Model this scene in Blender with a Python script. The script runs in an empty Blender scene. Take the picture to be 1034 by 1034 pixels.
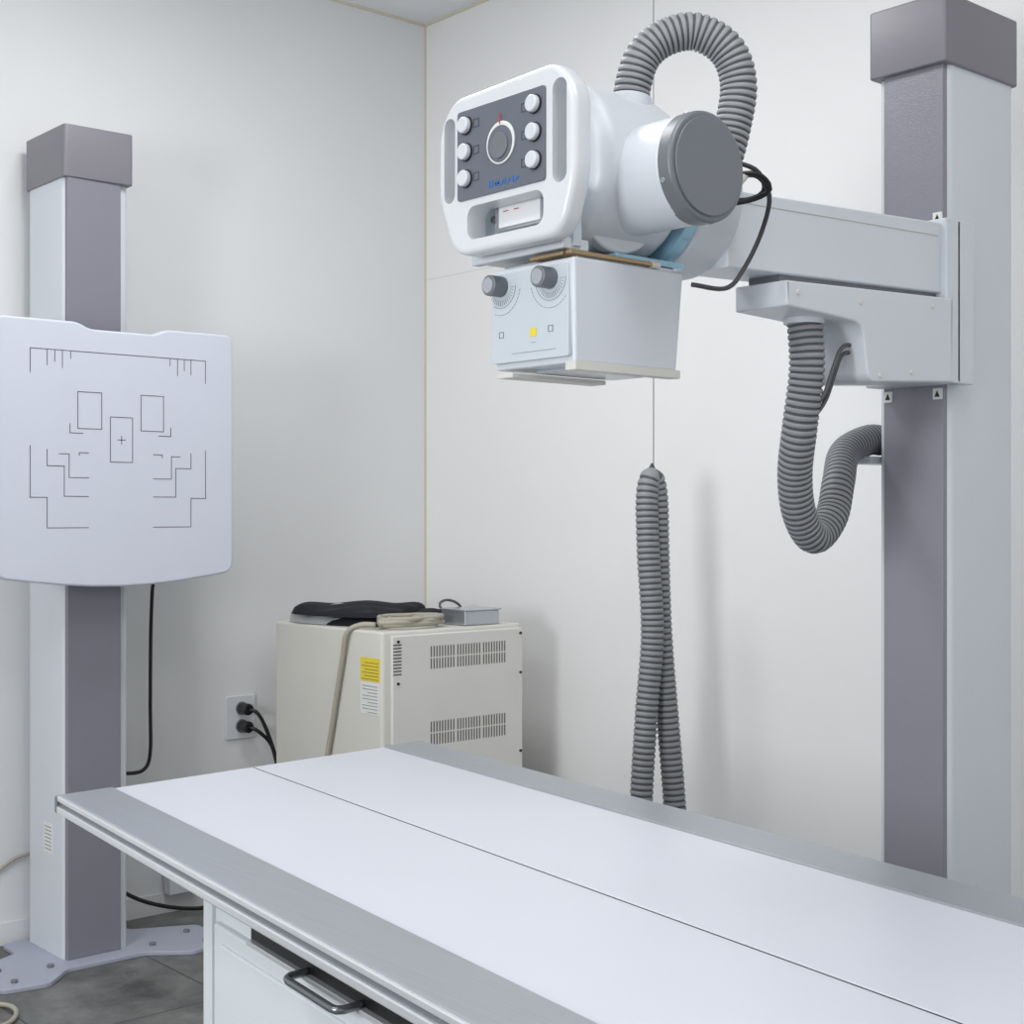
import bpy, bmesh, math
from mathutils import Vector, Matrix
sc=bpy.context.scene
sc.view_settings.view_transform='Standard'
sc.view_settings.look='None'
# ---------------------------------------------------------------- materials
def lin(c):
    c=c/255.0
    return c/12.92 if c<=0.04045 else ((c+0.055)/1.055)**2.4
def mat(name,rgb,rough=0.5,metal=0.0,noise=0.0,nscale=8,bump=0.0,bscale=200,spec=0.5,emit=0,stretch=None):
    m=bpy.data.materials.new(name); m.use_nodes=True
    nt=m.node_tree; b=nt.nodes['Principled BSDF']
    col=[lin(v) for v in rgb]+[1]
    b.inputs['Base Color'].default_value=col
    b.inputs['Roughness'].default_value=rough
    b.inputs['Metallic'].default_value=metal
    b.inputs['Specular IOR Level'].default_value=spec
    tc=nt.nodes.new('ShaderNodeTexCoord')
    n=nt.nodes.new('ShaderNodeTexNoise'); n.inputs['Scale'].default_value=nscale; n.inputs['Detail'].default_value=5
    if stretch:
        mp=nt.nodes.new('ShaderNodeMapping'); mp.inputs['Scale'].default_value=stretch; mp.inputs['Rotation'].default_value=(0,0,math.radians(-7.1))
        nt.links.new(tc.outputs['Object'],mp.inputs['Vector']); nt.links.new(mp.outputs['Vector'],n.inputs['Vector'])
    else: nt.links.new(tc.outputs['Object'],n.inputs['Vector'])
    r=nt.nodes.new('ShaderNodeValToRGB')
    k=max(noise,0.01)
    r.color_ramp.elements[0].position=0.3; r.color_ramp.elements[1].position=0.7
    r.color_ramp.elements[0].color=[c*(1-k) for c in col[:3]]+[1]
    r.color_ramp.elements[1].color=[min(1,c*(1+k)) for c in col[:3]]+[1]
    nt.links.new(n.outputs['Fac'],r.inputs['Fac']); nt.links.new(r.outputs['Color'],b.inputs['Base Color'])
    if bump>0:
        n2=nt.nodes.new('ShaderNodeTexNoise'); n2.inputs['Scale'].default_value=bscale
        nt.links.new(tc.outputs['Object'],n2.inputs['Vector'])
        bp=nt.nodes.new('ShaderNodeBump'); bp.inputs['Strength'].default_value=bump; bp.inputs['Distance'].default_value=0.002
        nt.links.new(n2.outputs['Fac'],bp.inputs['Height']); nt.links.new(bp.outputs['Normal'],b.inputs['Normal'])
    if emit>0:
        b.inputs['Emission Color'].default_value=col; b.inputs['Emission Strength'].default_value=emit
    return m
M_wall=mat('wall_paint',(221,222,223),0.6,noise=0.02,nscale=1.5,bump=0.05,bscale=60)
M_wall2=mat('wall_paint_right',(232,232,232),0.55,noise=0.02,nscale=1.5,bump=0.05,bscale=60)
M_ceil=mat('ceiling_paint',(230,232,234),0.8)
M_beige=mat('beige_trim',(208,202,182),0.6)
M_seam=mat('panel_seam',(180,179,173),0.7)
M_white=mat('white_powdercoat',(206,211,217),0.38)
M_whiteP=mat('white_gloss_plastic',(212,215,219),0.22)
M_board=mat('bucky_front',(200,204,216),0.4)
M_gray=mat('gray_powdercoat',(133,132,142),0.28,bump=0.35,bscale=450)
M_capg=mat('gray_plastic_cap',(120,118,125),0.4)
M_dkgray=mat('dark_gray_metal',(114,118,124),0.4,metal=0.2)
M_panel=mat('console_gray',(98,104,114),0.35)
M_black=mat('black_plastic',(20,20,22),0.4)
M_line=mat('printed_line',(70,70,78),0.7)
M_line2=mat('printed_scale',(125,130,138),0.7)
M_hose=mat('gray_hose',(140,142,145),0.5)
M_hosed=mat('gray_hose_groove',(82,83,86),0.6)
M_alu=mat('aluminium',(215,218,221),0.28,metal=0.5)
M_strip=mat('gray_table_rail',(162,167,173),0.33,metal=0.45,noise=0.05,nscale=1.0,stretch=(260,3,1))
M_lam=mat('white_laminate',(203,206,215),0.33,noise=0.012,nscale=3)
M_cab=mat('cabinet_white',(210,216,219),0.4)
M_gen=mat('generator_beige',(205,204,196),0.5,noise=0.015)
M_gen2=mat('generator_beige_front',(214,213,208),0.5,noise=0.015)
M_cream=mat('cream_rail',(207,206,198),0.45)
M_brass=mat('brass',(165,140,105),0.35,metal=0.5)
M_blue=mat('blue_print',(30,100,180),0.5)
M_red=mat('red_print',(190,40,40),0.5)
M_yel=mat('yellow_label',(225,205,60),0.5)
M_paper=mat('paper_label',(222,223,220),0.6)
M_cloth=mat('black_cloth',(20,21,29),0.9,noise=0.2,bump=0.3,bscale=300)
M_bag=mat('plastic_bag',(178,182,183),0.3)
M_cable=mat('beige_cable',(165,160,145),0.5)
M_silver=mat('silver',(185,190,196),0.25,metal=0.7)
M_glass=mat('blue_glass',(150,190,210),0.1,metal=0.2)
M_lav=mat('lavender_steel',(163,167,182),0.45)
M_lamp=mat('lamp_diffuser',(255,255,255),0.5,emit=1.0)
M_vent=mat('vent_dark',(95,93,88),0.7)
M_face=mat('faceplate',(192,201,208),0.3)
M_floor=mat('floor_tiles',(120,121,120),0.45)
nt=M_floor.node_tree; b=nt.nodes['Principled BSDF']
tc=nt.nodes.new('ShaderNodeTexCoord')
n1=nt.nodes.new('ShaderNodeTexNoise'); n1.inputs['Scale'].default_value=5; n1.inputs['Detail'].default_value=10; n1.inputs['Roughness'].default_value=0.7
cr=nt.nodes.new('ShaderNodeValToRGB')
cr.color_ramp.elements[0].position=0.35; cr.color_ramp.elements[0].color=[lin(68)]*3+[1]
cr.color_ramp.elements[1].position=0.68; cr.color_ramp.elements[1].color=[lin(126),lin(127),lin(125),1]
br=nt.nodes.new('ShaderNodeTexBrick'); br.inputs['Scale'].default_value=1; br.offset=0
br.inputs['Brick Width'].default_value=0.45; br.inputs['Row Height'].default_value=0.45; br.inputs['Mortar Size'].default_value=0.003
br.inputs['Mortar'].default_value=[lin(62)]*3+[1]
nt.links.new(tc.outputs['Object'],n1.inputs['Vector']); nt.links.new(tc.outputs['Object'],br.inputs['Vector'])
nt.links.new(n1.outputs['Fac'],cr.inputs['Fac']); nt.links.new(cr.outputs['Color'],br.inputs['Color1']); nt.links.new(cr.outputs['Color'],br.inputs['Color2'])
nt.links.new(br.outputs['Color'],b.inputs['Base Color'])
# ---------------------------------------------------------------- helpers
def link(o,parent=None):
    sc.collection.objects.link(o)
    if parent: o.parent=parent
    return o
def empty(name):
    e=bpy.data.objects.new(name,None); e.empty_display_size=0.1; return link(e)
def obj_from_bm(name,bm,m,parent=None,smooth=False):
    bmesh.ops.recalc_face_normals(bm,faces=bm.faces)
    me=bpy.data.meshes.new(name); bm.to_mesh(me); bm.free()
    me.materials.append(m)
    if smooth:
        for p in me.polygons: p.use_smooth=True
    return link(bpy.data.objects.new(name,me),parent)
def bevel_mod(o,w,seg=3):
    md=o.modifiers.new('bevel','BEVEL'); md.width=w; md.segments=seg; md.limit_method='ANGLE'; md.angle_limit=math.radians(40)
    for p in o.data.polygons: p.use_smooth=True
    md.harden_normals=True
    return o
def prism(name,pts,z0,z1,m,parent=None,bev=0,pts_top=None):
    bm=bmesh.new()
    lo=[bm.verts.new((p[0],p[1],z0)) for p in pts]
    hi=[bm.verts.new((p[0],p[1],z1)) for p in (pts_top or pts)]
    bm.faces.new(lo); bm.faces.new(hi)
    n=len(pts)
    for i in range(n): bm.faces.new((lo[i],lo[(i+1)%n],hi[(i+1)%n],hi[i]))
    o=obj_from_bm(name,bm,m,parent)
    if bev: bevel_mod(o,bev)
    return o
def box(name,x0,x1,y0,y1,z0,z1,m,parent=None,bev=0):
    return prism(name,[(x0,y0),(x1,y0),(x1,y1),(x0,y1)],z0,z1,m,parent,bev)
def rrect(cx,cy,w,h,r,n=8):
    out=[]
    for (sx,sy,a0) in ((1,1,0),(-1,1,90),(-1,-1,180),(1,-1,270)):
        for i in range(n+1):
            a=math.radians(a0+90*i/n)
            out.append((cx+sx*(w/2-r)+r*math.cos(a),cy+sy*(h/2-r)+r*math.sin(a)))
    return out
def round_poly(pts,radii,n=8):
    out=[];N=len(pts)
    for i in range(N):
        p=Vector(pts[i]);a=Vector(pts[i-1]);c=Vector(pts[(i+1)%N]);r=radii[i] if isinstance(radii,(list,tuple)) else radii
        if r<=0: out.append(tuple(p));continue
        d1=(a-p).normalized();d2=(c-p).normalized()
        q1=p+d1*r;q2=p+d2*r
        for k in range(n+1):
            t=k/n
            out.append(tuple((1-t)**2*q1+2*t*(1-t)*p+t*t*q2))
    return out
FR_YZ=Matrix(((0,0,-1,0),(-1,0,0,0),(0,1,0,0),(0,0,0,1)))  # a=-Y,b=Z,normal=-X
FR_XZ=Matrix(((1,0,0,0),(0,0,-1,0),(0,1,0,0),(0,0,0,1)))   # a=X,b=Z,normal=-Y
def shape(name,loops,frame,c0,c1,m,parent=None,bev=0.0,seg=3):
    cu=bpy.data.curves.new(name,'CURVE'); cu.dimensions='2D'; cu.fill_mode='BOTH'
    for L in loops:
        s=cu.splines.new('POLY'); s.points.add(len(L)-1); s.use_cyclic_u=True
        for p,q in zip(s.points,L): p.co=(q[0],q[1],0,1)
    cu.extrude=abs(c1-c0)/2-bev; cu.bevel_depth=bev; cu.bevel_resolution=seg; cu.offset=-bev
    t=bpy.data.objects.new('tmp',cu); sc.collection.objects.link(t)
    bpy.context.view_layer.update()
    me=bpy.data.meshes.new_from_object(t.evaluated_get(bpy.context.evaluated_depsgraph_get()))
    bpy.data.objects.remove(t); bpy.data.curves.remove(cu)
    me.transform(frame@Matrix.Translation((0,0,(c0+c1)/2)))
    me.name=name; me.materials.clear(); me.materials.append(m)
    o=link(bpy.data.objects.new(name,me),parent)
    nrm=(frame.to_3x3()@Vector((0,0,1))).normalized()
    bm=bmesh.new(); bm.from_mesh(me); bmesh.ops.remove_doubles(bm,verts=bm.verts,dist=1e-5); bmesh.ops.recalc_face_normals(bm,faces=bm.faces)
    for f in bm.faces: f.smooth=abs(f.normal.dot(nrm))<0.995
    for e in bm.edges:
        if len(e.link_faces)==2 and e.calc_face_angle(0)>math.radians(35): e.smooth=False
    bm.to_mesh(me); bm.free()
    return o
def ngon_plate(name,pts,frame,c0,c1,m,parent=None,bev=0.0,seg=3):
    n=len(pts)
    area=sum(pts[i][0]*pts[(i+1)%n][1]-pts[(i+1)%n][0]*pts[i][1] for i in range(n))
    def inset(d):
        res=[]
        for i in range(n):
            a=Vector(pts[i-1]);p=Vector(pts[i]);c=Vector(pts[(i+1)%n])
            t=(c-a).normalized(); nn=Vector((-t.y,t.x))
            if area<0: nn=-nn
            res.append(p+nn*d)
        return res
    bm=bmesh.new(); rings=[]
    lv=[]
    if bev>0:
        for k in range(seg+1):
            a=math.pi/2*k/seg; lv.append((bev*(1-math.sin(a)),c0+bev*(1-math.cos(a))))
        for k in range(seg+1):
            a=math.pi/2*(1-k/seg); lv.append((bev*(1-math.sin(a)),c1-bev*(1-math.cos(a))))
    else: lv=[(0,c0),(0,c1)]
    for d,c in lv: rings.append([bm.verts.new((q.x,q.y,c)) for q in inset(d)])
    for r0,r1 in zip(rings,rings[1:]):
        for i in range(n):
            f=bm.faces.new((r0[i],r0[(i+1)%n],r1[(i+1)%n],r1[i])); f.smooth=True
    bm.faces.new(rings[0]); bm.faces.new(rings[-1])
    if bev>0:
        for e in bm.edges:
            if len(e.link_faces)==2 and (len(e.link_faces[0].verts)>4 or len(e.link_faces[1].verts)>4): e.smooth=False
    bm.transform(frame)
    return obj_from_bm(name,bm,m,parent)
def cut(o,cutters,edge_bevel):
    for c in cutters:
        md=o.modifiers.new('cut','BOOLEAN'); md.operation='DIFFERENCE'; md.object=c; md.solver='EXACT'
    md=o.modifiers.new('edge','BEVEL'); md.width=edge_bevel; md.segments=4; md.limit_method='ANGLE'; md.angle_limit=math.radians(60)
    bpy.context.view_layer.update()
    me=bpy.data.meshes.new_from_object(o.evaluated_get(bpy.context.evaluated_depsgraph_get()))
    o.modifiers.clear(); o.data=me
    for c in cutters: bpy.data.objects.remove(c)
    bm=bmesh.new(); bm.from_mesh(me)
    for f in bm.faces: f.smooth=f.calc_area()<0.002 and abs(f.normal.x)<0.999
    for e in bm.edges: e.smooth=not(len(e.link_faces)==2 and e.calc_face_angle(0)>math.radians(32))
    bm.to_mesh(me); bm.free()
def cyl(name,c,axis,r,h,m,parent=None,bev=0,seg=48,r2=None):
    bm=bmesh.new()
    bmesh.ops.create_cone(bm,cap_ends=True,segments=seg,radius1=r,radius2=r if r2 is None else r2,depth=h)
    q=Vector((0,0,1)).rotation_difference(Vector(axis).normalized())
    bm.transform(Matrix.Translation(c)@q.to_matrix().to_4x4())
    o=obj_from_bm(name,bm,m,parent)
    for p in o.data.polygons: p.use_smooth=len(p.vertices)<=4
    if bev: bevel_mod(o,bev)
    return o
def catmull(P,step):
    P=[Vector(p) for p in P]; out=[]
    Q=[2*P[0]-P[1]]+P+[2*P[-1]-P[-2]]
    for i in range(1,len(Q)-2):
        a,b,c,d=Q[i-1],Q[i],Q[i+1],Q[i+2]
        n=24
        for k in range(n):
            t=k/n
            out.append(0.5*((2*b)+(c-a)*t+(2*a-5*b+4*c-d)*t*t+(3*b-a-3*c+d)*t**3))
    out.append(P[-1])
    L=[0.0]
    for i in range(1,len(out)): L.append(L[-1]+(out[i]-out[i-1]).length)
    N=max(2,int(round(L[-1]/step))); res=[]; j=0
    for k in range(N+1):
        s=L[-1]*k/N
        while j<len(L)-2 and L[j+1]<s: j+=1
        d=L[j+1]-L[j]
        res.append(out[j].lerp(out[j+1],(s-L[j])/d if d>0 else 0))
    return res
def tube(name,P,r,m,parent=None,ribs=None,m2=None,sides=16,step=None):
    st=step or (ribs/5 if ribs else 0.01)
    pts=catmull(P,st)
    bm=bmesh.new(); rings=[]
    T=(pts[1]-pts[0]).normalized(); N=T.orthogonal().normalized()
    prof=(1.0,1.0,0.97,0.87,0.97)
    for i,p in enumerate(pts):
        T2=(pts[min(i+1,len(pts)-1)]-pts[max(i-1,0)]).normalized()
        N=(T.rotation_difference(T2)@N); N=(N-T2*N.dot(T2)).normalized(); T=T2
        B=T.cross(N); rr=r*(prof[i%5] if ribs else 1)
        rings.append([bm.verts.new(p+rr*(math.cos(2*math.pi*k/sides)*N+math.sin(2*math.pi*k/sides)*B)) for k in range(sides)])
    for i in range(len(rings)-1):
        for k in range(sides):
            f=bm.faces.new((rings[i][k],rings[i][(k+1)%sides],rings[i+1][(k+1)%sides],rings[i+1][k]))
            f.smooth=True
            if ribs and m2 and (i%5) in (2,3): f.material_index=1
    bm.faces.new(rings[0]); bm.faces.new(rings[-1])
    o=obj_from_bm(name,bm,m,parent)
    if m2: o.data.materials.append(m2)
    return o
def segs(name,S,w,fn,m,parent,th=0.0006):
    bm=bmesh.new()
    for (a0,b0,a1,b1) in S:
        d=Vector((a1-a0,b1-b0)); d.normalize(); n=Vector((-d.y,d.x))*w/2; e=d*w/2
        q=[(a0-e.x+n.x,b0-e.y+n.y),(a1+e.x+n.x,b1+e.y+n.y),(a1+e.x-n.x,b1+e.y-n.y),(a0-e.x-n.x,b0-e.y-n.y)]
        lo=[bm.verts.new(fn(x,y,0)) for x,y in q]; hi=[bm.verts.new(fn(x,y,th)) for x,y in q]
        bm.faces.new(lo);bm.faces.new(hi)
        for i in range(4): bm.faces.new((lo[i],lo[(i+1)%4],hi[(i+1)%4],hi[i]))
    return obj_from_bm(name,bm,m,parent)

# ---------------------------------------------------------------- room
WL=3.932; WR=3.023; CZ=2.88
box('floor',-2.0,WR,-2.0,WL,-0.05,0,M_floor)
box('ceiling',-2.0,WR,-2.0,WL,CZ,CZ+0.05,M_ceil)
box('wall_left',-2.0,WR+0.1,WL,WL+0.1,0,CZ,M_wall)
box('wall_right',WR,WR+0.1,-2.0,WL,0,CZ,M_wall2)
box('trim_1',WR-0.005,WR,WL-0.005,WL,0,CZ,M_beige)
box('trim_2',-2.0,WR,WL-0.006,WL,CZ-0.008,CZ,M_beige)
box('trim_3',WR-0.006,WR,-2.0,WL,CZ-0.008,CZ,M_beige)
box('trim_5',WR-0.0005,WR,3.5,WL-0.006,1.998,2.0,mat('seam_fill',(205,204,200),0.7))
box('baseboard_left',-2.0,WR,WL-0.008,WL,0,0.06,M_wall)
box('baseboard_right',WR-0.008,WR,-2.0,WL-0.008,0,0.06,M_wall)

# ---------------------------------------------------------------- chest stand
cs=empty('chest_xray_stand')
shape('column_body',[rrect(1.6925,3.770,0.185,0.236,0.018)],Matrix.Identity(4),0.01,2.10,M_white,cs)
box('column_track',1.606,1.757,3.640,3.660,0.012,2.10,mat('gray_powdercoat_matte',(126,125,136),0.4),cs,0.002)
shape('column_cap',[round_poly([(1.594,3.636),(1.79,3.632),(1.79,3.892),(1.594,3.892)],0.012)],Matrix.Identity(4),2.088,2.228,M_capg,cs,0.004)
shape('base_plate',[round_poly([(1.38,3.52),(1.50,3.50),(1.58,3.58),(1.80,3.58),(1.90,3.50),(2.03,3.52),(2.03,3.72),(1.86,3.80),(1.86,3.90),(1.53,3.90),(1.53,3.80),(1.38,3.72)],0.02)],Matrix.Identity(4),0.0,0.012,M_lav,cs,0.002)
for i,(x,y) in enumerate(((1.43,3.56),(1.43,3.67),(1.97,3.56),(1.97,3.67),(1.55,3.62),(1.84,3.62))):
    cyl('base_bolt_%d'%(i+1),(x,y,0.015),(0,0,1),0.009,0.010,M_dkgray,cs,0.002,16)
x0,x1=1.361,2.021
pl=[(x0,1.687),(1.570,1.687),(1.605,1.671),(1.785,1.671),(1.82,1.687),(x1,1.687),(x1,1.035)]
for i in range(1,8):
    t=i/8; pl.append((x1+(x0-x1)*t,1.035-0.030*math.sin(math.pi*t)))
pl.append((x0,1.035))
rad=[0.02,0.015,0.015,0.015,0.015,0.02,0.03]+[0.0]*7+[0.03]
bout=round_poly(pl,rad,6)
cx_=1.691
ngon_plate('bucky_front_cover',bout,FR_XZ,-3.535,-3.50,M_board,cs,0.006,4)
bk=[((p[0]-cx_)*0.985+cx_,(p[1]-1.35)*0.985+1.35) for p in bout]
ngon_plate('bucky_rear_rim',bk,FR_XZ,-3.555,-3.535,M_dkgray,cs,0.002,2)
box('bucky_cassette_box',1.43,1.95,3.553,3.60,1.08,1.62,M_white,cs,0.01)
box('bucky_carriage',1.60,1.78,3.60,3.645,1.2,1.5,M_dkgray,cs,0.004)
S=[]
def sym(a0,b0,a1,b1):
    S.append((a0,b0,a1,b1)); S.append((2*cx_-a0,b0,2*cx_-a1,b1))
def rect(a0,b0,a1,b1,s=True):
    for q in ((a0,b0,a1,b0),(a1,b0,a1,b1),(a1,b1,a0,b1),(a0,b1,a0,b0)):
        if s: sym(*q)
        else: S.append(q)
S.append((1.446,1.611,1.936,1.611))
sym(1.446,1.611,1.446,1.55)
for x,l in ((1.49,.04),(1.51,.03),(1.53,.045),(1.552,.02)): sym(x,1.611,x,1.611-l)
rect(1.571,1.414,1.636,1.508)
rect(1.660,1.33,1.722,1.447,False)
S.append((1.680,1.388,1.702,1.388)); S.append((1.691,1.377,1.691,1.399))
for c in ([(1.446,1.366),(1.446,1.237),(1.49,1.237),(1.49,1.16),(1.60,1.16)],
          [(1.49,1.358),(1.49,1.317),(1.535,1.317),(1.535,1.24),(1.60,1.24)],
          [(1.522,1.348),(1.548,1.348),(1.548,1.288),(1.60,1.288)],
          [(1.55,1.425),(1.55,1.402),(1.585,1.402)],
          [(1.575,1.345),(1.575,1.352),(1.60,1.352)]):
    for a,b_ in zip(c,c[1:]): sym(a[0],a[1],b_[0],b_[1])
segs('position_marker_lines',S,0.0016,lambda a,b,c:(a,3.4998-c,b),M_line,cs)
tube('stand_cable',[(1.90,3.62,1.08),(1.93,3.78,1.02),(1.948,3.84,0.9),(1.955,3.86,0.65),(1.955,3.86,0.50),(1.935,3.86,0.45),(1.88,3.86,0.445),(1.80,3.86,0.46),(1.77,3.86,0.47)],0.0055,M_black,cs,sides=8)
tube('floor_cable',[(1.80,3.86,0.18),(1.85,3.86,0.12),(1.95,3.85,0.06),(2.1,3.84,0.02),(2.3,3.82,0.02)],0.006,M_black,cs,sides=8)
box('spec_label',1.599,1.6,3.72,3.78,0.28,0.36,M_paper,cs)
segs('spec_label_print',[(3.73,0.29+j*0.01,3.77,0.29+j*0.01) for j in range(7)],0.0015,lambda a,b,c:(1.599-c,a,b),M_line,cs)

# ---------------------------------------------------------------- tube stand
ts=empty('xray_tube_stand')
shape('column_body',[rrect(2.648,1.665,0.245,0.166,0.016)],Matrix.Identity(4),0.03,2.10,M_white,ts)
box('column_track',2.514,2.536,1.589,1.727,0.03,2.10,M_gray,ts,0.002)
shape('column_cap',[round_poly([(2.500,1.573),(2.775,1.575),(2.775,1.754),(2.500,1.754)],0.010)],Matrix.Identity(4),2.090,2.228,M_capg,ts,0.004)
box('floor_rail',2.50,2.80,0.3,3.0,0.0,0.03,M_alu,ts,0.003)
box('carriage_plate',2.462,2.512,1.548,1.736,1.452,1.772,M_white,ts,0.004)
box('carriage_cheek',2.500,2.56,1.548,1.572,1.452,1.772,M_white,ts,0.003)
shape('arm_beam',[[(1.83,1.606),(1.83,1.735),(2.44,1.762),(2.465,1.762),(2.465,1.626)]],FR_XZ,-1.665,-1.560,M_white,ts,0.004)
shape('arm_shade_gap',[[(1.98,1.59),(1.98,1.614),(2.465,1.630),(2.465,1.60)]],FR_XZ,-1.64,-1.572,M_dkgray,ts)  # recessed strip, shadow gap between beam and bracket put into its dark colour
shape('arm_beam_groove',[[(1.86,1.7165),(1.86,1.718),(2.45,1.7365),(2.45,1.735)]],FR_XZ,-1.562,-1.5592,M_seam,ts)
shape('arm_bracket',[round_poly([(1.96,1.552),(1.96,1.596),(2.47,1.614),(2.47,1.452),(2.195,1.436),(2.178,1.541),(2.06,1.548)],[0.004,0.002,0.002,0.004,0.02,0.03,0.01])],FR_XZ,-1.655,-1.540,M_white,ts,0.004)
for i,(x,z) in enumerate(((1.99,1.578),(2.17,1.578),(2.23,1.450),(2.33,1.462),(2.40,1.592))):
    cyl('bracket_bolt_%d'%(i+1),(x,1.539,z),(0,-1,0),0.0045,0.004,M_cream,ts,0.001,12)
for i,(x,y,z) in enumerate(((2.511,1.60,1.785),(2.511,1.60,1.435),(2.511,1.715,1.435))):
    box('position_label_%d'%(i+1),x-0.0005,x+0.003,y-0.010,y+0.010,z-0.011,z+0.011,M_paper,ts)
    shape('label_arrow_%d'%(i+1),[[(-y-0.006,z-0.006),(-y+0.006,z-0.006),(-y,z+0.007)]],FR_YZ,-x+0.0004,-x+0.0012,M_black,ts)
TZ=1.725
cyl('rotary_joint',(1.79,1.655,TZ-0.005),(1,0,0),0.125,0.10,M_white,ts,0.012,64)
cyl('rotary_joint_ring',(1.727,1.655,TZ-0.005),(1,0,0),0.124,0.026,M_glass,ts,0.003,64)
cyl('tube_centre_housing',(1.615,1.665,TZ+0.015),(1,0,0),0.137,0.20,M_white,ts,0.03,64)
cyl('tube_body',(1.625,1.64,1.716),(0,1,0),0.082,0.38,M_white,ts,0.004,64)
cyl('tube_collar',(1.625,1.585,1.716),(0,1,0),0.0835,0.006,M_seam,ts,0.001,64)
cyl('tube_end_cap',(1.628,1.444,1.716),(0,1,0),0.0835,0.036,M_dkgray,ts,0.006,64)
cyl('tube_end_disc',(1.628,1.4245,1.716),(0,1,0),0.074,0.004,M_dkgray,ts,0.0015,64)
for k in range(4):
    a=math.radians(20+90*k)
    cyl('end_cap_screw_%d'%(k+1),(1.628+0.0835*math.cos(a),1.445,1.716+0.0835*math.sin(a)),(math.cos(a),0,math.sin(a)),0.004,0.003,M_silver,ts,0,12)
cyl('trunnion_ring',(1.605,1.60,1.697),(0,1,0),0.092,0.025,M_whiteP,ts,0.005,64)
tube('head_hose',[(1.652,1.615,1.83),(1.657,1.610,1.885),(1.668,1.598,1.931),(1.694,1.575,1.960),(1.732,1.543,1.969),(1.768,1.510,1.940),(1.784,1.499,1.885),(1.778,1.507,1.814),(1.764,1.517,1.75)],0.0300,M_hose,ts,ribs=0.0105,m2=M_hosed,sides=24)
cyl('hose_coupling',(1.652,1.614,1.852),(0.1,0,1),0.036,0.025,M_white,ts,0.004)
def Y(y): return -y
outl=round_poly([(Y(1.840),1.705),(Y(1.838),1.825),(Y(1.80),1.862),(Y(1.56),1.868),(Y(1.518),1.825),(Y(1.518),1.690),(Y(1.548),1.608),(Y(1.80),1.608)],[0.03,0.03,0.02,0.025,0.03,0.03,0.035,0.035],8)
def rr(y0,y1,z0,z1,r): return rrect(-(y0+y1)/2,(z0+z1)/2,abs(y1-y0),z1-z0,r,6)
holes=[rr(1.7955,1.8235,1.696,1.832,0.0135),rr(1.5345,1.5655,1.686,1.840,0.015),rr(1.585,1.765,1.630,1.683,0.018)]
fr=ngon_plate('console_frame',outl,FR_YZ,-1.478,-1.440,M_whiteP,ts,0.010,5)
cutters=[ngon_plate('cutter_%d'%i,h,FR_YZ,-1.50,-1.42,M_whiteP) for i,h in enumerate(holes)]
cut(fr,cutters,0.004)
shape('console_back',[rr(1.575,1.785,1.69,1.84,0.015)],FR_YZ,-1.52,-1.474,M_white,ts,0.004)
shape('console_plate',[rr(1.579,1.786,1.694,1.836,0.006)],FR_YZ,-1.441,-1.4365,M_panel,ts,0.001)
XP=1.4365
def dot(n,y,z,r,h,m,bev=0.001,seg=32): return cyl(n,(XP-h/2,y,z),(-1,0,0),r,h,m,ts,bev,seg)
k=0
for y in (1.762,1.600):
    for z in (1.811,1.769,1.727):
        k+=1
        dot('console_knob_base_%d'%k,y,z,0.0148,0.003,M_black)
        dot('console_knob_%d'%k,y,z,0.0128,0.011,M_white,0.003)
        yy=y+(-0.024 if y>1.7 else 0.024)
        segs('console_symbol_%d'%k,[(yy-.006,z-.006,yy+.006,z-.006),(yy+.006,z-.006,yy+.006,z+.006),(yy+.006,z+.006,yy-.006,z+.006),(yy-.006,z+.006,yy-.006,z-.006)],0.0012,lambda a,b,c:(XP-c,a,b),M_line,ts)
dot('angle_dial_rim',1.677,1.768,0.033,0.003,M_paper)
dot('angle_dial_face',1.677,1.766,0.0285,0.0045,M_panel)
dot('angle_dial_hub',1.677,1.763,0.020,0.007,M_dkgray)
segs('angle_dial_pointer',[(1.677,1.797,1.677,1.812)],0.002,lambda a,b,c:(XP-0.004-c,a,b),M_red,ts)
segs('console_lettering',[(1.705,1.704,1.705,1.712),(1.698,1.704,1.698,1.712),(1.690,1.704,1.690,1.711),(1.690,1.707,1.684,1.707),(1.684,1.704,1.684,1.711),(1.678,1.704,1.673,1.709),(1.668,1.704,1.668,1.712),(1.663,1.704,1.657,1.709),(1.650,1.704,1.650,1.711),(1.645,1.704,1.638,1.709)],0.0028,lambda a,b,c:(XP-c,a,b),M_blue,ts)
# parts seen through the lower grip opening
box('grip_backing',1.502,1.520,1.585,1.83,1.605,1.715,M_face,ts,0.002)
box('lamp_housing',1.486,1.502,1.625,1.752,1.645,1.698,M_silver,ts,0.004)
box('lamp_window',1.4825,1.487,1.640,1.738,1.651,1.690,mat('lamp_window_glass',(232,234,236),0.15),ts,0.001)
cyl('lamp_screw',(1.500,1.77,1.672),(-1,0,0),0.006,0.006,M_dkgray,ts,0.001,16)
box('grip_shelf',1.484,1.54,1.59,1.79,1.600,1.618,M_white,ts,0.003)
segs('lamp_window_print',[(1.715,1.676,1.725,1.676),(1.690,1.676,1.70,1.676)],0.0015,lambda a,b,c:(1.4825-c,a,b),M_red,ts)
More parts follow.
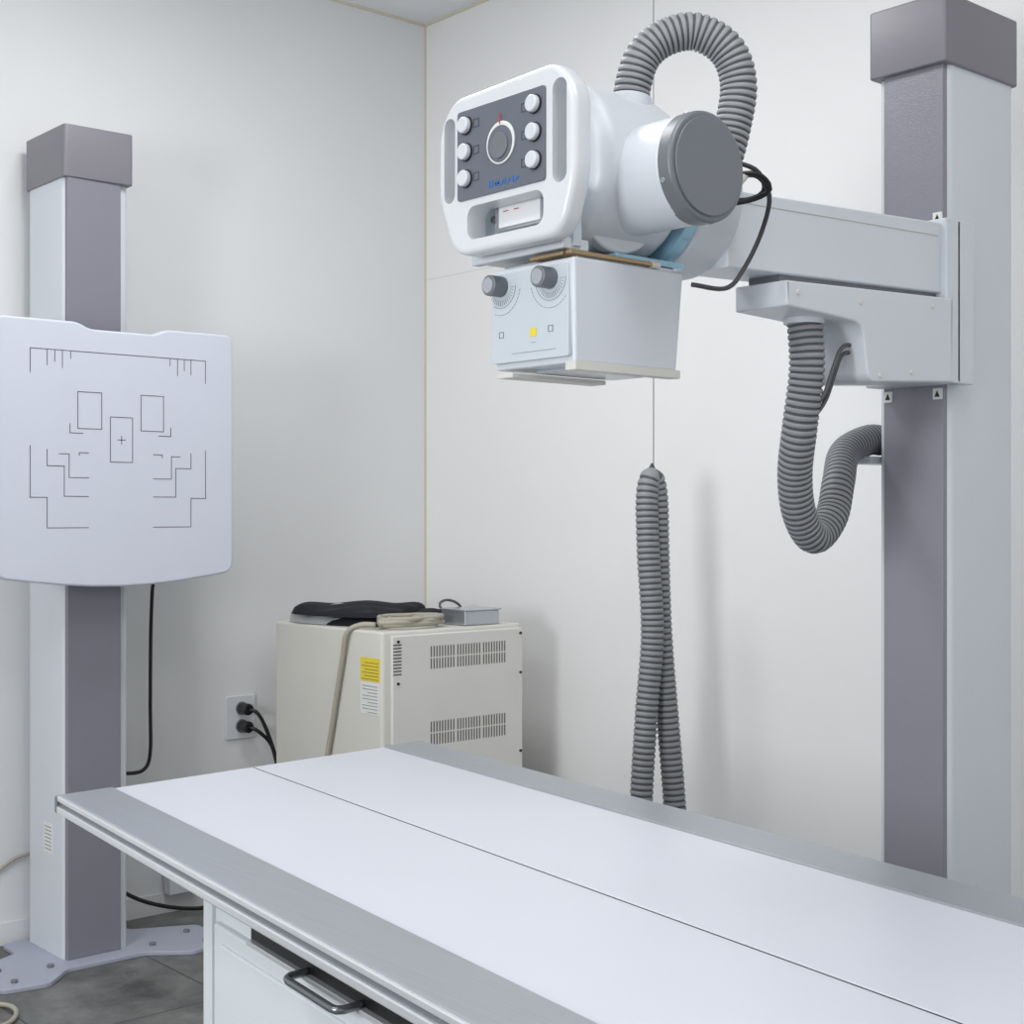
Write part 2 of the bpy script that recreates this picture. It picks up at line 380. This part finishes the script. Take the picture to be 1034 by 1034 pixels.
# collimator
ct=[(1.481,1.562),(1.724,1.562),(1.724,1.755),(1.481,1.755)]
cb=[(1.487,1.566),(1.712,1.566),(1.712,1.750),(1.487,1.750)]
prism('collimator_housing',cb,1.425,1.584,M_white,ts,0.005,pts_top=ct)
shape('collimator_faceplate',[rr(1.572,1.748,1.435,1.576,0.004)],FR_YZ,-1.486,-1.4785,M_face,ts,0.001)
XC=1.4785
for i,(y,z) in enumerate(((1.726,1.556),(1.611,1.556))):
    cyl('collimator_knob_%d'%(i+1),(XC-0.014,y,z),(-1,0,0),0.0165,0.028,M_dkgray,ts,0.002,20)
    cyl('collimator_knob_cap_%d'%(i+1),(XC-0.0285,y,z),(-1,0,0),0.012,0.002,M_silver,ts,0,20)
    T=[]
    for q in range(18):
        a=math.radians(185+q*10)
        T.append((y+0.022*math.cos(a),z+0.022*math.sin(a),y+0.030*math.cos(a),z+0.030*math.sin(a)))
    for rad_,n_ in ((0.034,22),(0.045,20)):
        for q in range(n_):
            a=math.radians(270-n_*4+q*8); a2=a+math.radians(5 if rad_==0.045 else 8)
            if abs(y+rad_*math.cos(a)-1.66)<0.083: T.append((y+rad_*math.cos(a),z+rad_*math.sin(a),y+rad_*math.cos(a2),z+rad_*math.sin(a2)))
    segs('knob_scale_%d'%(i+1),T,0.0006,lambda a,b,c:(XC-c,a,b),M_line2,ts)
    segs('knob_symbol_%d'%(i+1),[(y-.005,z-.072,y+.005,z-.072),(y+.005,z-.072,y+.005,z-.081),(y+.005,z-.081,y-.005,z-.081),(y-.005,z-.081,y-.005,z-.072)],0.0007,lambda a,b,c:(XC-c,a,b),M_line,ts)
box('warning_label',XC-0.0008,XC,1.643,1.658,1.471,1.484,M_yel,ts)
segs('faceplate_print',[(1.645,1.462,1.656,1.462),(1.60,1.448,1.70,1.448)],0.0006,lambda a,b,c:(XC-c,a,b),M_line2,ts)
box('cone_rail_1',1.470,1.675,1.690,1.725,1.410,1.417,M_cream,ts,0.001)
box('cone_rail_2',1.484,1.716,1.562,1.585,1.414,1.427,M_cream,ts,0.001)
box('collimator_window',1.52,1.69,1.60,1.69,1.418,1.426,M_silver,ts,0.001)
box('mount_plate',1.50,1.715,1.575,1.745,1.584,1.592,M_silver,ts,0.002)
box('mount_glass',1.58,1.735,1.572,1.70,1.592,1.602,M_glass,ts,0.001)
box('mount_rail',1.478,1.66,1.566,1.578,1.588,1.595,M_brass,ts,0.002)
cyl('mount_pin',(1.665,1.572,1.592),(1,0,0),0.007,0.02,M_cream,ts,0.002,16)
box('mount_lever',1.478,1.50,1.585,1.66,1.588,1.594,M_brass,ts,0.002)
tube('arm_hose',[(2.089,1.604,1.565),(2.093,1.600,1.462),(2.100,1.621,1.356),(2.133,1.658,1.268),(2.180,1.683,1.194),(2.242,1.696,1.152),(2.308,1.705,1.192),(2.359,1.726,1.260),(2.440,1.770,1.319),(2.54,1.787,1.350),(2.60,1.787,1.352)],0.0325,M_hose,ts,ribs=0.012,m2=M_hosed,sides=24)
cyl('arm_hose_coupling',(2.089,1.604,1.543),(0,0,1),0.036,0.012,M_white,ts,0.002)
box('hose_bracket',2.50,2.62,1.748,1.81,1.30,1.315,M_white,ts,0.003)
tube('arm_cable_1',[(2.22,1.58,1.505),(2.16,1.57,1.500),(2.125,1.565,1.46),(2.11,1.575,1.41),(2.10,1.60,1.38)],0.004,M_hosed,ts,sides=8)
tube('arm_cable_2',[(2.22,1.58,1.494),(2.165,1.575,1.486),(2.135,1.57,1.45),(2.12,1.58,1.40),(2.10,1.60,1.36)],0.004,M_hosed,ts,sides=8)
M_cab2=mat('dark_cable',(62,63,66),0.5)
tube('head_cable_1',[(1.72,1.50,1.70),(1.78,1.47,1.735),(1.825,1.47,1.71),(1.845,1.50,1.66),(1.835,1.53,1.60),(1.79,1.53,1.563),(1.73,1.55,1.565)],0.004,M_cab2,ts,sides=8)
tube('head_cable_2',[(1.74,1.50,1.76),(1.79,1.47,1.745),(1.825,1.48,1.72),(1.81,1.50,1.705),(1.75,1.52,1.70)],0.004,M_cab2,ts,sides=8)
tube('head_cable_3',[(1.74,1.50,1.73),(1.78,1.46,1.735),(1.815,1.46,1.715),(1.80,1.49,1.70),(1.75,1.52,1.69)],0.004,M_black,ts,sides=8)
tube('head_cable_clip',[(1.755,1.485,1.715),(1.762,1.478,1.725),(1.77,1.475,1.735)],0.008,M_cream,ts,sides=8)

# ---------------------------------------------------------------- hanging hose (hung on a wire from the ceiling)
hh=empty('hanging_corrugated_hose')
hp=[(2.735,2.530,0.20),(2.758,2.530,0.30),(2.760,2.531,0.424),(2.744,2.544,0.68),(2.728,2.551,0.885),(2.724,2.557,1.09),(2.722,2.560,1.235),(2.706,2.562,1.288),(2.687,2.561,1.235),(2.683,2.553,1.09),(2.688,2.544,0.888),(2.673,2.550,0.686),(2.662,2.558,0.458),(2.662,2.556,0.32),(2.685,2.545,0.19)]
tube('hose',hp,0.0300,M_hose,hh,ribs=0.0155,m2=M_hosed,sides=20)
cyl('suspension_wire',(2.710,2.560,(1.318+CZ)/2),(0,0,1),0.0012,CZ-1.318,M_dkgray,hh,0,8)
tube('hose_tie',[(2.680,2.553,1.25),(2.706,2.562,1.323),(2.732,2.562,1.25)],0.004,M_hosed,hh,sides=8)

# ---------------------------------------------------------------- table
tb=empty('examination_table')
P1=Vector((1.060,2.438)); Lv=Vector((-0.124,-0.992)); Wv=Vector((0.9973,0.074))
def TP(s,t): q=P1+Lv*s+Wv*t; return (q.x,q.y)
def tbox(n,s0,s1,t0,t1,z0,z1,m,bev=0): return prism(n,[TP(s0,t0),TP(s1,t0),TP(s1,t1),TP(s0,t1)],z0,z1,m,tb,bev)
TL=2.2;TW=0.851
tbox('top_core',0.004,TL,0.006,TW-0.006,0.672,0.692,M_strip,0.001)
tbox('side_rail_front',0,TL,0,0.105,0.686,0.701,M_strip,0.003)
tbox('side_rail_back',0,TL,TW-0.105,TW,0.686,0.701,M_strip,0.003)
tbox('rail_profile_upper',0,TL,-0.005,0.01,0.690,0.699,M_alu,0.002)
tbox('rail_profile_lower',0,TL,-0.006,0.02,0.669,0.682,M_alu,0.003)
tbox('rail_profile_slot',0.002,TL,-0.001,0.02,0.681,0.691,M_dkgray,0.001)
tbox('end_trim',-0.004,0.004,0.0,TW,0.672,0.697,M_alu,0.002)
tbox('rail_end_cap',-0.008,0.004,-0.007,0.03,0.669,0.699,M_dkgray,0.003)
tbox('top_laminate_front',0.003,TL,0.106,0.4075,0.69,0.6985,M_lam,0.001)
tbox('top_laminate_back',0.003,TL,0.4130,TW-0.106,0.69,0.6985,M_lam,0.001)
tbox('top_centre_groove',0.003,TL,0.4070,0.4135,0.69,0.6972,M_black)
tbox('cabinet_body',0.50,2.1,0.085,0.77,0.05,0.672,M_cab,0.004)
tbox('cabinet_plinth',0.53,2.08,0.11,0.75,0.0,0.05,M_dkgray)
tbox('cabinet_side_post',0.497,0.530,0.077,0.09,0.05,0.672,M_cab,0.002)
tbox('cabinet_top_band',0.53,2.1,0.078,0.09,0.640,0.672,M_cab,0.002)
tbox('drawer_slot',0.68,1.18,0.0745,0.09,0.599,0.638,M_black,0.001)
tbox('drawer_slot_lip',0.68,1.19,0.066,0.09,0.592,0.599,M_alu,0.001)
tbox('drawer_front',0.545,1.17,0.074,0.09,0.18,0.590,M_cab,0.004)
tbox('drawer_front_panel',0.575,1.14,0.070,0.09,0.21,0.566,M_cab,0.004)
tbox('door_front',1.19,2.06,0.074,0.09,0.08,0.635,M_cab,0.004)
def T3(s,t,z): a=TP(s,t); return (a[0],a[1],z)
hz=0.602
tube('drawer_handle',[T3(0.865,0.075,hz),T3(0.865,0.045,hz),T3(0.87,0.038,hz),T3(0.88,0.035,hz),T3(0.94,0.035,hz),T3(1.0,0.035,hz),T3(1.01,0.038,hz),T3(1.015,0.045,hz),T3(1.015,0.075,hz)],0.0055,mat('handle_steel',(120,124,128),0.25,metal=0.7),tb,sides=12)

# ---------------------------------------------------------------- generator cabinet
g=empty('high_voltage_generator_cabinet')
gx0,gx1,gy0,gy1,gz=2.292,2.797,3.175,3.722,0.873
shape('generator_body',[rrect((gx0+gx1)/2,(gy0+gy1)/2,gx1-gx0,gy1-gy0,0.012)],Matrix.Identity(4),0.06,gz,M_gen,g,0.008)
box('front_cover',gx0+0.03,gx1-0.002,gy0-0.008,gy0+0.01,0.08,gz-0.012,M_gen2,g,0.004)
for i,(x,y) in enumerate(((gx0+.07,gy0+.07),(gx1-.07,gy0+.07),(gx0+.07,gy1-.07),(gx1-.07,gy1-.07))):
    cyl('caster_%d'%(i+1),(x,y,0.03),(0,1,0),0.03,0.03,M_black,g,0.004,20)
S=[]
def vent(xa,xb,za,zb,n):
    for i in range(n):
        x=xa+(xb-xa)*i/(n-1)
        S.append((x,za,x,zb))
for (xa,xb) in ((2.455,2.535),(2.550,2.63),(2.645,2.725)):
    for (za,zb) in ((0.765,0.790),(0.553,0.580)):
        vent(xa,xb,za,zb,9); vent(xa,xb,zb+0.008,zb+0.034,9)
for i in range(10):
    S.append((gx0+0.034,0.755+i*0.009,gx0+0.058,0.755+i*0.009))
segs('vent_slots',S,0.0042,lambda a,b,c:(a,gy0-0.0078-c,b),M_vent,g)
for i,(x,z) in enumerate(((2.34,0.845),(2.785,0.845),(2.34,0.73),(2.785,0.73),(2.785,0.5))):
    cyl('cover_screw_%d'%(i+1),(x,gy0-0.010,z),(0,-1,0),0.004,0.004,M_black,g,0,10)
for nm,y0,y1,z0,z1,m in (('yellow_warning_label',3.185,3.275,0.735,0.80,M_yel),('white_spec_label',3.185,3.275,0.645,0.733,M_paper)):
    box(nm,gx0-0.0008,gx0+0.001,y0,y1,z0,z1,m,g)
S=[(3.19,0.735+j*0.009+0.006,3.255 if j%2 else 3.27,0.735+j*0.009+0.006) for j in range(6)]+[(3.195,0.65+j*0.009,3.265 if j%3 else 3.24,0.65+j*0.009) for j in range(9)]
segs('label_print',S,0.0012,lambda a,b,c:(gx0-0.0009-c,a,b),M_line,g)
tube('output_cable',[(2.34,3.27,gz+0.012),(2.31,3.30,gz+0.012),(2.28,3.325,gz-0.01),(2.279,3.345,gz-0.08),(2.279,3.39,gz-0.25),(2.279,3.44,gz-0.45),(2.275,3.46,0.2),(2.24,3.47,0.01)],0.0075,M_cable,g,sides=8)
cp=[]
for i in range(64):
    a=2*math.pi*i/18
    cp.append((2.44+(0.100+0.006*math.sin(i*0.5))*math.cos(a)+0.005*math.sin(3*i),3.245+0.045*math.sin(a)+0.004*math.cos(2*i),gz+0.009+0.0004*i))
tube('output_cable_coil',cp,0.0075,M_cable,g,sides=8)

ap=empty('folded_black_apron')
def cloth(name,cx,cy,w,d,z,h,m,rot,seed,parent,lump=0.15,n=48):
    bm=bmesh.new(); top=[]
    for i in range(n+1):
        row=[]
        for j in range(n+1):
            a=i/n*2-1;b_=j/n*2-1
            r=max(abs(a),abs(b_)); 
            q=(abs(a)**7+abs(b_)**7)**(1/7) if r>0 else 1
            f=r/q if q>0 else 1
            x=a*f*w/2*(1+0.08*math.sin(2.3*b_+seed)); y=b_*f*d/2*(1+0.08*math.sin(2.1*a+seed*1.7))
            edge=max(0.0,1-r**10)
            zz=z+0.002+h*(edge**0.5)*(0.75+lump*math.sin(2.2*a+1.4*b_+seed)+lump*0.5*math.sin(4.5*b_-2.5*a+seed)+lump*0.45*math.sin(11*a+8*b_))
            row.append(bm.verts.new((cx+x*math.cos(rot)-y*math.sin(rot),cy+x*math.sin(rot)+y*math.cos(rot),zz)))
        top.append(row)
    for i in range(n):
        for j in range(n): bm.faces.new((top[i][j],top[i+1][j],top[i+1][j+1],top[i][j+1]))
    bd=[e for e in bm.edges if len(e.link_faces)==1]
    r=bmesh.ops.extrude_edge_only(bm,edges=bd)
    for v in r['geom']:
        if isinstance(v,bmesh.types.BMVert): v.co.z=z+0.001
    return obj_from_bm(name,bm,m,parent,True)
cloth('plastic_cover',2.42,3.57,0.22,0.24,gz,0.040,M_bag,0.2,2.1,ap,0.35)
cloth('lower_fold',2.505,3.455,0.34,0.27,gz,0.040,M_cloth,0.10,0.7,ap,0.15)
cloth('upper_fold',2.462,3.51,0.31,0.33,gz+0.026,0.030,M_cloth,0.30,1.9,ap,0.25)
mb=empty('small_metal_junction_box')
box('box_body',2.595,2.725,3.19,3.30,gz+0.001,gz+0.042,M_silver,mb,0.003)
box('box_lid',2.590,2.730,3.185,3.305,gz+0.042,gz+0.047,M_silver,mb,0.002)
tube('box_wire',[(2.62,3.300,gz+0.02),(2.60,3.315,gz+0.055),(2.63,3.318,gz+0.068),(2.67,3.315,gz+0.055),(2.70,3.318,gz+0.02)],0.004,M_hosed,mb,sides=8)

# ---------------------------------------------------------------- socket
so=empty('wall_power_socket')
shape('socket_plate',[rrect(2.293,0.562,0.105,0.135,0.008)],FR_XZ,-WL,-(WL-0.010),M_whiteP,so,0.003)
for i,z in enumerate((0.590,0.535)):
    cyl('socket_well_%d'%(i+1),(2.295,WL-0.011,z),(0,-1,0),0.021,0.004,M_capg,so,0.001,24)
    cyl('plug_%d'%(i+1),(2.295,WL-0.034,z),(0,-1,0),0.018,0.044,M_black,so,0.005,24)
    tube('plug_cable_%d'%(i+1),[(2.295,WL-0.055,z),(2.315,WL-0.07,z-0.01),(2.34+0.02*i,WL-0.08,z-0.06),(2.37+0.01*i,WL-0.09,z-0.16),(2.385,WL-0.09,0.3),(2.42,WL-0.09,0.05),(2.50,WL-0.1,0.012)],0.006,M_black,so,sides=8)
box('wall_junction_box',2.03,2.13,WL-0.05,WL-0.008,0.06,0.19,M_white,None,0.004)
tube('floor_power_cable',[(0.6,3.55,0.007),(1.15,3.60,0.007),(1.33,3.46,0.007),(1.36,3.38,0.007),(1.31,3.30,0.007),(1.22,3.30,0.007),(1.0,3.4,0.007)],0.006,M_cable,None,sides=8)
tube('wall_power_cable',[(0.9,3.88,0.05),(1.30,3.90,0.14),(1.50,3.915,0.20),(1.58,3.915,0.24),(1.66,3.905,0.25)],0.005,M_cable,None,sides=8)

# ---------------------------------------------------------------- lamps
def lamp(x,y,w,d,e,idx):
    p=empty('ceiling_light_panel' if idx==0 else 'ceiling_light_panel.%03d'%idx)
    box('lamp_frame',x-w/2-0.02,x+w/2+0.02,y-d/2-0.02,y+d/2+0.02,CZ-0.02,CZ-0.001,M_white,p,0.003)
    box('lamp_diffuser',x-w/2,x+w/2,y-d/2,y+d/2,CZ-0.024,CZ-0.02,M_lamp,p)
    l=bpy.data.lights.new('lamp_light','AREA'); l.shape='RECTANGLE'; l.size=w; l.size_y=d; l.energy=e; l.color=(1.0,0.998,0.995)
    o=bpy.data.objects.new('lamp_light',l); o.location=(x,y,CZ-0.03); link(o,p)
lamp(1.6,2.7,0.5,0.5,18,0)
lamp(1.35,0.6,0.6,1.2,12,1)
lamp(-0.5,1.6,0.6,1.2,19,2)
# unseen window added opposite the tube stand, to throw the hanging hose's wall shadow
wn=empty('added_window_1')
wx,wy0,wy1,wz0,wz1=-1.98,0.75,1.65,1.05,1.95
for nm,a in (('frame_bottom',(wy0-.05,wy1+.05,wz0-.05,wz0)),('frame_top',(wy0-.05,wy1+.05,wz1,wz1+.05)),('frame_side_1',(wy0-.05,wy0,wz0,wz1)),('frame_side_2',(wy1,wy1+.05,wz0,wz1))):
    box(nm,wx-0.04,wx+0.02,a[0],a[1],a[2],a[3],M_white,wn)
l=bpy.data.lights.new('added_side_light','AREA'); l.shape='RECTANGLE'; l.size=0.75; l.size_y=0.9; l.energy=52; l.color=(0.97,0.985,1.0)
o=bpy.data.objects.new('added_side_light',l); o.location=(wx,1.2,1.5); o.rotation_euler=Vector((4.7,1.4,-0.3)).to_track_quat('-Z','Y').to_euler(); link(o,wn)
w=bpy.data.worlds.new('room_ambient'); sc.world=w; w.use_nodes=True
w.node_tree.nodes['Background'].inputs[0].default_value=(0.965,0.98,1.0,1); w.node_tree.nodes['Background'].inputs[1].default_value=0.80
# ---------------------------------------------------------------- camera
cd=bpy.data.cameras.new('camera'); cd.sensor_width=36; cd.lens=36*1450/1034; cd.clip_start=0.05
co=bpy.data.objects.new('camera',cd); co.location=(0,0,1.2); co.rotation_euler=(math.radians(90),0,math.radians(-41)); link(co)
sc.camera=co
